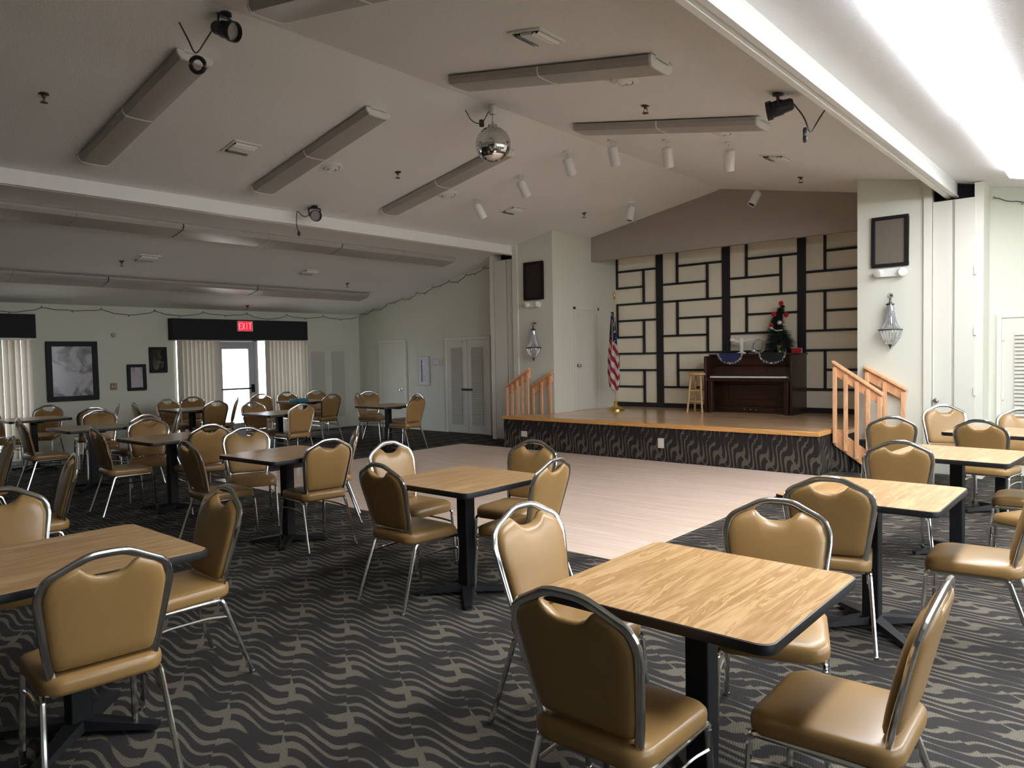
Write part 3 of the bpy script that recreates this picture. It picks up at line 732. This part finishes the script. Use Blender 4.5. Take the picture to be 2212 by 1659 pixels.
# ------------------------------------------------------------------ things on the stage
pi_ = thing('upright_piano', 'dark mahogany upright piano against the stage backdrop', 'piano', (-4.775, 11.50, ZS))
w = .725
B(-w+.04, w-.04, -.05, .34, .10, .93).build('case', 'mahogany', pi_, bevel=.006)
B(-w, -w+.04, -.30, .34, .0, .93).build('side_panel', 'mahogany', pi_, bevel=.006); B(w-.04, w, -.30, .34, .0, .93).build('side_panel', 'mahogany', pi_, bevel=.006)
B(-w-.015, w+.015, -.09, .35, .93, .96).build('lid', 'mahogany', pi_, bevel=.008)
B(-w+.04, w-.04, -.30, -.05, .52, .575).build('keybed', 'mahogany', pi_, bevel=.005)
B(-w+.10, w-.10, -.285, -.15, .575, .60).build('keys', 'keys', pi_, smooth=False)
m = MB()
for k in range(52):
    if k % 7 in (0, 1, 3, 4, 5):
        x = -w+.10+(k+1)*(2*w-.2)/52; m.box(x-.006, x+.006, -.24, -.15, .60, .612)
m.build('black_keys', 'battens', pi_, smooth=False)
MB().prism([(-w+.04, -.15, .60), (-w+.04, -.05, .60), (-w+.04, -.05, .78), (-w+.04, -.10, .74)], (2*w-.08, 0, 0)).build('fallboard', 'mahogany', pi_)
B(-.40, .40, -.066, -.05, .22, .46).build('lower_panel', 'mahogany', pi_, bevel=.006)
for s_ in (-1, 1): B(s_*(w-.10)-.035, s_*(w-.10)+.035, -.29, -.20, 0, .52).build('leg', 'mahogany', pi_, bevel=.006)
B(-w+.04, w-.04, -.07, .34, 0, .10).build('plinth', 'mahogany', pi_, bevel=.004)
for k in (-.1, 0, .1): B(k-.015, k+.015, -.15, -.05, .05, .065).build('pedal', 'brass', pi_, bevel=.004)
zt = ZS+.96
# swags over the piano front
for i, (x, lb) in enumerate(((-5.12, 'blue cloth swag with silver tinsel edge, left on the piano'), (-4.42, 'dark cloth swag with silver tinsel edge, right on the piano'))):
    o = thing('tinsel_swag', lb, 'swag', (x, 11.40, zt)); m = MB(); n = 16
    top = [(.20*math.cos(PI*k/n), .02, .012) for k in range(n+1)]
    fr = [(.20*math.cos(PI*k/n), -.022-.004*math.sin(k*2.2), .008-.15*math.sin(PI*k/n)) for k in range(n+1)]
    fr2 = [(p[0], p[1]+.012, p[2]) for p in fr]
    m.loops([[Vector(p) for p in top]+[Vector(p) for p in fr[::-1]], [Vector(p)+Vector((0, .012, 0)) for p in top]+[Vector(p) for p in fr2[::-1]]])
    m.build('cloth', 'blue' if i == 0 else 'velvet', o)
    m = MB(); 
    for k in range(170):
        t_ = random.random()*PI; c_ = Vector((.205*math.cos(t_), -.026, .0-.155*math.sin(t_)))
        d_ = Vector((random.uniform(-1, 1), random.uniform(-.6, .2), random.uniform(-1, 1))).normalized()*random.uniform(.018, .036); e_ = d_.cross(Vector((0, 1, .3))).normalized()*.004
        m.loops([[c_-e_, c_+e_, c_+e_*.8+Vector((0, -.003, 0))], [c_+d_-e_*.3, c_+d_+e_*.3, c_+d_+Vector((0, -.002, 0))]])
    m.build('tinsel_edge', 'tinsel', o, smooth=False)
# white figure (a small reindeer-like plaster ornament)
o = thing('white_ornament', 'white plaster ornament on the left of the piano top', 'ornament', (-5.03, 11.62, zt))
m = MB(); m.lathe([(.075, 0), (.07, .02), (.03, .035), (.028, .10), (.04, .17), (.045, .22), (.03, .25), (.004, .26)], 18); m.build('stand', 'plaster', o)
MB().tube([(-.01, 0, .19), (-.08, 0, .20), (-.14, 0, .23)], .035, 10, r_end=.025).build('neck', 'plaster', o); MB().ball((-.155, 0, .235), .045, 12, 8).build('head', 'plaster', o)
MB().tube([(.02, 0, .2), (.10, 0, .22), (.17, 0, .22)], .03, 10, r_end=.015).build('tail', 'plaster', o)
# round grey plate ringed by tinsel
o = thing('tinsel_wreath', 'small round tinsel wreath leaning left of the tree', 'wreath', (-4.70, 11.53, zt+.12))
m = MB()
for k in range(260):
    t_ = random.random()*2*PI; c_ = Vector((.105*math.cos(t_), .02*math.sin(t_), .105*math.sin(t_)))
    d_ = Vector((random.uniform(-1, 1), random.uniform(-1, 1), random.uniform(-1, 1))).normalized()*random.uniform(.015, .035); e_ = d_.orthogonal().normalized()*.004
    m.loops([[c_-e_, c_+e_, c_+d_*.1], [c_+d_-e_*.3, c_+d_+e_*.3, c_+d_*1.01]])
m.build('tinsel', 'tinsel', o, smooth=False)
MB().tube([(.105*math.cos(t_), .02*math.sin(t_), .105*math.sin(t_)) for t_ in [2*PI*k/24 for k in range(24)]], .012, 8, closed=True).build('hoop', 'tinsel', o)
MB().ball((-.07, -.03, -.075), .04, 12, 8).build('silver_bauble', 'tinsel', o)
# leaning tabletop tree
tr = thing('tabletop_christmas_tree', 'small dark christmas tree with red bows on the piano', 'christmas tree', (-4.36, 11.62, zt))
MB().lathe([(.06, 0), (.085, .10), (.09, .13), (.05, .13), (.045, .11)], 18).build('pot', 'pot', tr)
def axis(t_): return Vector((-.06*math.sin(t_*PI)+.03*math.sin(t_*2*PI+.6), 0, .12+.64*t_))
MB().tube([axis(i/8) for i in range(9)], .014, 6, r_end=.006).build('trunk', 'pot', tr)
m = MB()
for k in range(1500):
    t_ = random.random()**1.15; rr = (.20*(1-t_)**.6+.035)*(1.15 if t_ < .35 else .95); a = random.random()*2*PI
    c_ = axis(t_); d_ = Vector((math.cos(a), math.sin(a)*.8, random.uniform(-.55, .35))); tip = c_+d_*rr*random.uniform(.5, 1.0)+Vector((-.07*(1-t_)**3*2 if math.cos(a) < 0 else 0, 0, -.05*(1-t_)))
    s0 = c_+(tip-c_)*random.uniform(.1, .5); e_ = (tip-s0).cross(Vector((0, 0, 1))).normalized()*random.uniform(.008, .016)
    m.loops([[s0-e_, s0+e_, s0+Vector((0, 0, .006))], [tip-e_*.2, tip+e_*.2, tip+Vector((0, 0, .002))]])
m.build('foliage', 'fir', tr, smooth=False)
for p in ((.0, -.02, .79), (.10, -.08, .60), (-.14, -.06, .44), (-.09, -.08, .62)):
    m = MB(); P = Vector(p)
    for q in range(7):
        a = 2*PI*q/7; d_ = Vector((math.cos(a), -.35, math.sin(a)))*.042; e_ = Vector((-math.sin(a), 0, math.cos(a)))*.018
        m.loops([[P-e_*.2, P+e_*.2, P+Vector((0, -.01, 0))], [P+d_*.7-e_, P+d_*.7+e_, P+d_*.7+Vector((0, -.012, 0))], [P+d_-e_*.3, P+d_+e_*.3, P+d_+Vector((0, -.006, 0))]])
    m.ball(P+Vector((0, -.02, 0)), .016, 8, 6); m.build('bow', 'red', tr)
MB().ball((.02, -.14, .48), .042, 12, 8).build('silver_ornament', 'tinsel', tr); MB().ball((-.12, -.11, .40), .028, 10, 8).build('silver_ornament', 'tinsel', tr)
MB().tube([axis(.35)+Vector((.1, -.12, .02)), axis(.4)+Vector((.02, -.15, -.02)), axis(.47)+Vector((-.09, -.10, .0))], .012, 6).build('tinsel_garland', 'tinsel', tr)
o = tag(MB().ball((0, 0, 0), .022, 12, 8).build('green_bauble', 'green', loc=(-4.33, 11.445, zt+.022)), 'tiny green bauble on the piano before the tree pot', 'bauble')
o = thing('red_gift_box', 'small red box on the right end of the piano', 'box', (-4.115, 11.60, zt)); B(-.07, .07, -.05, .05, 0, .075).build('box', 'red', o, bevel=.004); B(-.072, .072, -.012, .012, 0, .078).build('ribbon', 'plaster', o)
# stool
st = thing('wooden_stool', 'light wooden bar stool left of the piano', 'stool', (-5.63, 11.25, ZS))
MB().lathe([(.005, .615), (.15, .615), (.165, .625), (.165, .645), (.15, .66), (.005, .655)], 28).build('seat', 'stool', st)
for k in range(4):
    a = PI/4+k*PI/2; MB().tube([(.19*math.cos(a), .19*math.sin(a), 0), (.12*math.cos(a), .12*math.sin(a), .62)], .017, 10).build('leg', 'stool', st)
for k in range(4):
    for z in (.18, .36):
        zz = z+(.05 if k % 2 else 0); r_ = .19-.07*zz/.62; a, b = PI/4+k*PI/2, PI/4+(k+1)*PI/2
        MB().tube([(r_*math.cos(a), r_*math.sin(a), zz), (r_*math.cos(b), r_*math.sin(b), zz)], .011, 8).build('rung', 'stool', st)
# flag
fg = thing('flag_on_stand', 'furled stars and stripes flag on a brass stand', 'flag', (-7.07, 10.95, ZS))
MB().lathe([(.15, 0), (.15, .02), (.11, .045), (.05, .07), (.03, .12), (.04, .14), (.025, .16)], 24).build('base', 'brass', fg)
MB().tube([(0, 0, .12), (0, 0, 1.96)], .013, 10).build('pole', 'stool', fg)
MB().lathe([(.012, 1.96), (.03, 1.975), (.012, 1.99), (.028, 2.025), (.02, 2.06), (.001, 2.12)], 12).build('finial', 'brass', fg)
m = MB(); L = []
for i in range(26):
    t_ = i/25; z = 1.74-1.34*t_; r_ = (.026+.050*min(1, t_*1.5))*(1.0 if t_ < .85 else 1-(t_-.85)*2.2)
    L.append([Vector((r_*(1+.42*math.cos(5*a+t_*3))*math.cos(a)-.03+.02*t_*math.cos(a), r_*.7*(1+.42*math.cos(5*a+t_*3))*math.sin(a), z-.10*max(0, math.cos(a+.6))*t_)) for a in [2*PI*k/40 for k in range(40)]])
m.loops(L); m.build('flag_cloth', 'flag', fg)
MB().tube([(.02, -.11, 1.6), (.03, -.125, 1.0)], .006, 6).build('tassel_cord', 'brass', fg)

# ------------------------------------------------------------------ tables
def make_table():
    t_ = thing('dining_table', '', 'table', (0, 0, 0), 0, 'square pedestal tables'); W2 = .79
    P = rrect(W2, W2, .045, 6)
    def ring(g, z): s_ = (W2+2*g)/W2; return [Vector((x*s_, y*s_, z)) for x, y in P]
    MB().loops([ring(-.004, .735), ring(-.004, .7565)]).build('tabletop', 'oak', t_, angle=30)
    MB().loops([ring(-.006, .722), ring(0, .725), ring(.002, .74), ring(0, .754), ring(-.0045, .7555), ring(-.0045, .735), ring(-.05, .722)]).build('edge_band', 'edge', t_, angle=50)
    B(-.30, .30, -.05, .05, .70, .722).build('spider_bracket', 'iron', t_); 
    B(-.042, .042, -.042, .042, .055, .71).build('column', 'iron', t_, bevel=.006)
    for k in range(4):
        a = PI/4+k*PI/2; M = Matrix.Rotation(a, 4, 'Z')
        m = MB(); L = []
        for x, hw, h0, h1 in ((.03, .045, .03, .07), (.15, .037, .025, .055), (.29, .03, .017, .038), (.32, .025, .012, .03)):
            L.append([M @ Vector((x, y_, z_)) for y_, z_ in ((-hw, h0), (hw, h0), (hw*.8, h1), (-hw*.8, h1))])
        m.loops(L); b_ = m.build('base_arm', 'iron', t_)
        MB().lathe([(.018, 0), (.02, .012), (.012, .022)], 12, M @ Matrix.Translation((.295, 0, 0))).build('glide', 'chrome', b_)
    return t_
tb = [None]
def table(x, y, rot, label):
    if tb[0] is None: tb[0] = make_table(); tb[0].location = (x, y, 0); tb[0].rotation_euler = (0, 0, math.radians(rot)); tb[0]['label'] = label; return tb[0]
    return dup(tb[0], (x, y, 0), math.radians(rot), label)
T = {
 'a': (-1.13, 2.265, 0, 'square oak table nearest the camera, lower right'),
 'b': (-1.12, 4.30, 0, 'square oak table behind the nearest one, on the right'),
 'c': (-1.03, 6.20, -4, 'third square oak table back along the right side'),
 'd': (-.98, 8.02, -6, 'farthest right table, before the pale louvred door'),
 'e': (-3.30, 3.325, 0, 'square oak table at the front edge of the dance floor'),
 'f': (-5.45, 3.365, 3, 'table left of the one at the dance floor edge'),
 'g': (-7.67, 3.39, 2, 'third table left from the dance floor edge table'),
 'h': (-9.80, 3.37, 0, 'fourth table in the left row, before the big framed print'),
 'i': (-12.2, 3.42, 0, 'table farthest left by the wall blinds'),
 'j': (-3.33, 1.05, 0, 'brown-lit oak table cut by the left photo edge'),
 'k': (-5.98, .92, 0, 'table corner peeking behind the bright-rimmed chair at left edge'),
 'l': (-11.9, 5.62, 0, 'table against the far wall left of the exit door'),
 'm': (-9.72, 5.90, 0, 'table in line with the exit door on the dance floor edge'),
 'n': (-9.45, 7.75, 0, 'dark table near the tall narrow framed panel'),
 'o': (-12.0, 7.85, 0, 'far table right of the exit door, carrying teal cloth'),
}
for k, v in T.items(): table(*v)
tcl = thing('folded_cloth', 'folded teal cloth lying on the far table', 'cloth', (-11.75, 7.55, .757))
L = [[Vector((x*s_, y*s_+.006*math.sin(x*40), z)) for x, y in rrect(.34, .24, .05)] for s_, z in ((.94, 0), (1, .012), (1, .022), (.96, .03), (.99, .034), (.97, .055), (.9, .062))]
MB().loops(L).build('cloth', 'teal', tcl)

# ------------------------------------------------------------------ stacking chairs
def make_chair():
    c_ = thing('stacking_chair', '', 'chair', (0, 0, 0), 0, 'tan vinyl stacking chairs')
    # seat cushion, slightly crowned, waterfall front
    P = rrect(.415, .425, .07, 6, 0, .0)
    def rg(g, z): return [Vector((x*(1+g)*(1-.06*max(0, -y/.21)), y*(1+g), z-.016*(max(0, y*(1+g)-.06)/.15)**2)) for x, y in P]
    MB().loops([rg(-.10, .402), rg(-.02, .405), rg(.0, .418), rg(.005, .44), rg(-.005, .455), rg(-.05, .466), rg(-.16, .4715), rg(-.45, .476), rg(-.8, .478)]).build('seat', 'vinyl', c_, angle=70)
    # seat rails
    for s_ in (-1, 1):
        x = s_*.188
        MB().tube([(x, .17, .393), (x, -.13, .393)], .0105, 8, .0125).build('seat_rail', 'chrome', c_)
        fl_ = fillet([(x, .15, .393), (x*1.01, .198, .393), (x*1.06, .225, 0.012)], .045, 5); MB().tube(fl_, .0105, 8, .0125).build('leg', 'chrome', c_)
        rl = fillet([(x, -.11, .393), (x*1.01, -.155, .393), (x*1.14, -.285, 0.012)], .05, 5); MB().tube(rl, .0105, 8, .0125).build('leg', 'chrome', c_)
        MB().tube(fillet([(x*1.02, .207, .305), (x*.98, .10, .318), (x*.98, -.09, .318), (x*1.04, -.186, .305)], .04), .007, 6).build('stacking_bar', 'chrome', c_)
        for yy, xx in ((.225, x*1.06), (-.287, x*1.14)):
            MB().lathe([(.0125, 0), (.0135, .004), (.0130, .014), (.011, .016)], 10, Matrix.Translation((xx, yy, 0))).build('glide', 'nickel', c_)
    m = MB().tube([(-.188, .17, .39), (.188, .17, .39)], .009, 8); m.tube([(-.188, -.12, .39), (.188, -.12, .39)], .009, 8); m.build('cross_rail', 'chrome', c_)
    # back frame: plane leaning back
    def bp(x, z, d=0.0):
        t_ = (z-.40)/.485; y = -.165-.075*t_-.045*t_*t_
        return Vector((x, y+d, z-d*.2))
    half = [(.0, .889), (.060, .886), (.118, .855), (.192, .818), (.210, .755), (.176, .52), (.158, .43), (.152, .392)]
    pts = [bp(-x, z) for x, z in half[::-1]]+[bp(x, z) for x, z in half[1:]]
    pts = fillet(pts, [0, .04, .08, .05, .045, .045, .05, .06, .05, .045, .045, .05, .08, .04, 0], 5)
    MB().tube(pts, .0155, 10, .0105, ref=(0, 1, .2)).build('back_frame', 'chrome', c_)
    # padded back with a scooped handle notch
    def outline(g):
        hf = [(0, .808), (.035, .811), (.066, .826), (.088, .848), (.102, .851), (.150, .829), (.180, .806), (.196, .755), (.188, .66), (.170, .53), (.160, .492), (.145, .482), (.06, .480), (0, .480)]
        full = [(x, z) for x, z in hf]+[(-x, z) for x, z in hf[-2:0:-1]]
        cxz = (0, .66); 
        return [(x*(1-g), .66+(z-.66)*(1-g)) for x, z in full]
    lv = [(.90, -.026), (.55, -.0255), (.25, -.024), (.10, -.021), (.03, -.014), (0, -.004), (0, .006), (.03, .022), (.10, .030), (.25, .035), (.55, .038), (.90, .039)]
    MB().loops([[bp(x, z, d_) for x, z in outline(g)] for g, d_ in lv]).build('backrest', 'vinyl', c_, angle=75)
    MB().tube([bp(-.148, .415), bp(.148, .415)], .008, 8).build('back_rail', 'chrome', c_)
    for s_ in (-1, 1): MB().ball(bp(s_*.158, .44, -.014), .011, 8, 6).build('bolt', 'nickel', c_)
    return c_
ch = [None]
def chair(ax, ay, th, label):
    """ax, ay: point under the crest of the back; th: the way the sitter faces"""
    th = math.radians(th); x, y = ax+.282*math.cos(th), ay+.282*math.sin(th); rz = th-PI/2
    if ch[0] is None: ch[0] = make_chair(); ch[0].location = (x, y, 0); ch[0].rotation_euler = (0, 0, rz); ch[0]['label'] = label; return ch[0]
    return dup(ch[0], (x, y, 0), rz, label)
CH = [
 (-1.19, 1.575, 91, 'tan chair in the foreground, back to the camera, left of the nearest table base'),
 (-.405, 2.28, 181, 'tan chair at the lower right seen side-on at the nearest table'),
 (-2.03, 2.40, -4, 'tan chair facing right at the left side of the nearest table'),
 (-1.19, 3.10, -72, 'tan chair facing the camera behind the nearest table'),
 (-1.19, 3.79, 106, 'tan chair with its back to the camera at the second right table'),
 (-.365, 4.41, 183, 'tan chair seen side-on at the right edge, second right table'),
 (-1.27, 5.55, 108, 'tan chair with its back to the camera at the third right table'),
 (-1.78, 7.50, 112, 'tan chair just right of the stage stair rail'),
 (-1.68, 9.28, -68, 'tan chair facing the camera before the knobbed pocket door'),
 (-1.08, 7.49, 82, 'tan chair with its back to the camera at the farthest right table'),
 (-.93, 8.97, -82, 'tan chair facing the camera before the louvred door, cut by the right edge'),
 (-.33, 6.38, 182, 'tan seat jutting in from the right edge at the third right table'),
 (-.22, 5.50, 150, 'tan chair barely showing at the right edge between second and third tables'),
 (-3.53, 2.80, 90, 'dark-backed tan chair at the near side of the dance floor edge table'),
 (-4.38, 3.59, 0, 'bright-rimmed tan chair at the left side of the dance floor edge table'),
 (-3.46, 4.23, -84, 'tan chair facing the camera behind the dance floor edge table'),
 (-2.75, 3.57, 185, 'tan chair at the right side of the dance floor edge table'),
 (-4.93, 3.44, 174, 'tan chair showing its lit back and two bright rear legs, mid left'),
 (-6.55, 3.61, -22, 'bright-rimmed tan chair behind the mid left table'),
 (-5.66, 4.27, -125, 'narrow dark chair seen edge-on at the stage side of the mid left table'),
 (-5.90, 2.72, 86, 'dark-backed chair at the near side of the mid left table'),
 (-7.17, 3.57, 178, 'tan chair showing its lit back at the third table left'),
 (-7.98, 2.76, 86, 'dark-backed chair at the near side of the third table left'),
 (-8.66, 3.57, -22, 'tan chair facing right at the left side of the third table left'),
 (-9.33, 3.83, 188, 'brown chair back right behind the third table left'),
 (-2.69, .96, 174, 'tan chair in the left foreground with its back to the camera'),
 (-3.52, 1.82, -92, 'tan chair beyond the corner of the left foreground table'),
 (-4.52, 1.10, -12, 'tan chair with a glaring chrome rim at the left edge'),
 (-5.75, 1.86, -100, 'dark chair standing behind the glaring-rim chair at left'),
 (-7.70, 1.99, -96, 'dark chair cut by the left edge below the blinds'),
 (-10.12, 4.62, -112, 'narrow grey-lit chair seen edge-on left of the exit blinds'),
 (-12.25, 4.62, -112, 'narrow grey-lit chair seen edge-on under the switch plate'),
 (-10.95, 3.86, -14, 'brown chair at the left side of the fourth table in the left row'),
 (-11.58, 4.02, 170, 'brown chair below the right corner of the big framed print'),
 (-13.0, 3.86, -35, 'brown chair under the left corner of the big framed print'),
 (-12.72, 3.02, 50, 'bluish-lit chair at the far left before the blinds'),
 (-10.05, 2.66, 88, 'shiny-backed chair at the near side of the fourth left row table'),
 (-12.30, 4.86, 82, 'dark chair at the near side of the table left of the exit blinds'),
 (-12.80, 5.62, 4, 'brown chair before the left edge of the exit blinds'),
 (-13.12, 6.22, -35, 'brown chair back against the left exit blinds'),
 (-11.38, 5.78, 180, 'dark-backed chair before the left jamb of the exit door'),
 (-12.05, 6.52, -120, 'dark chair outlined against the bright exit door glass'),
 (-10.50, 5.92, 2, 'brown chair below the handle side of the exit door'),
 (-9.22, 5.98, 178, 'tan chair showing its lit back below the teal cloth'),
 (-12.75, 7.36, -8, 'chair left of the teal cloth table with a gleaming rim'),
 (-12.95, 8.05, -8, 'dark chair behind the teal cloth table, left one'),
 (-12.98, 8.75, -30, 'dark chair behind the teal cloth table, right one'),
 (-11.28, 7.95, 182, 'dark-backed chair right of the teal cloth table'),
 (-11.02, 8.32, 30, 'dark chair with a bright rim left of the dark table'),
 (-11.50, 8.95, -30, 'chair with a bluish bright rim near the wall corner'),
 (-8.95, 7.96, 186, 'tan chair showing its lit back below the tall narrow panel'),
 (-9.78, 8.72, -96, 'dark chair seen narrow behind the dark table'),
]
for r_ in CH: chair(*r_)
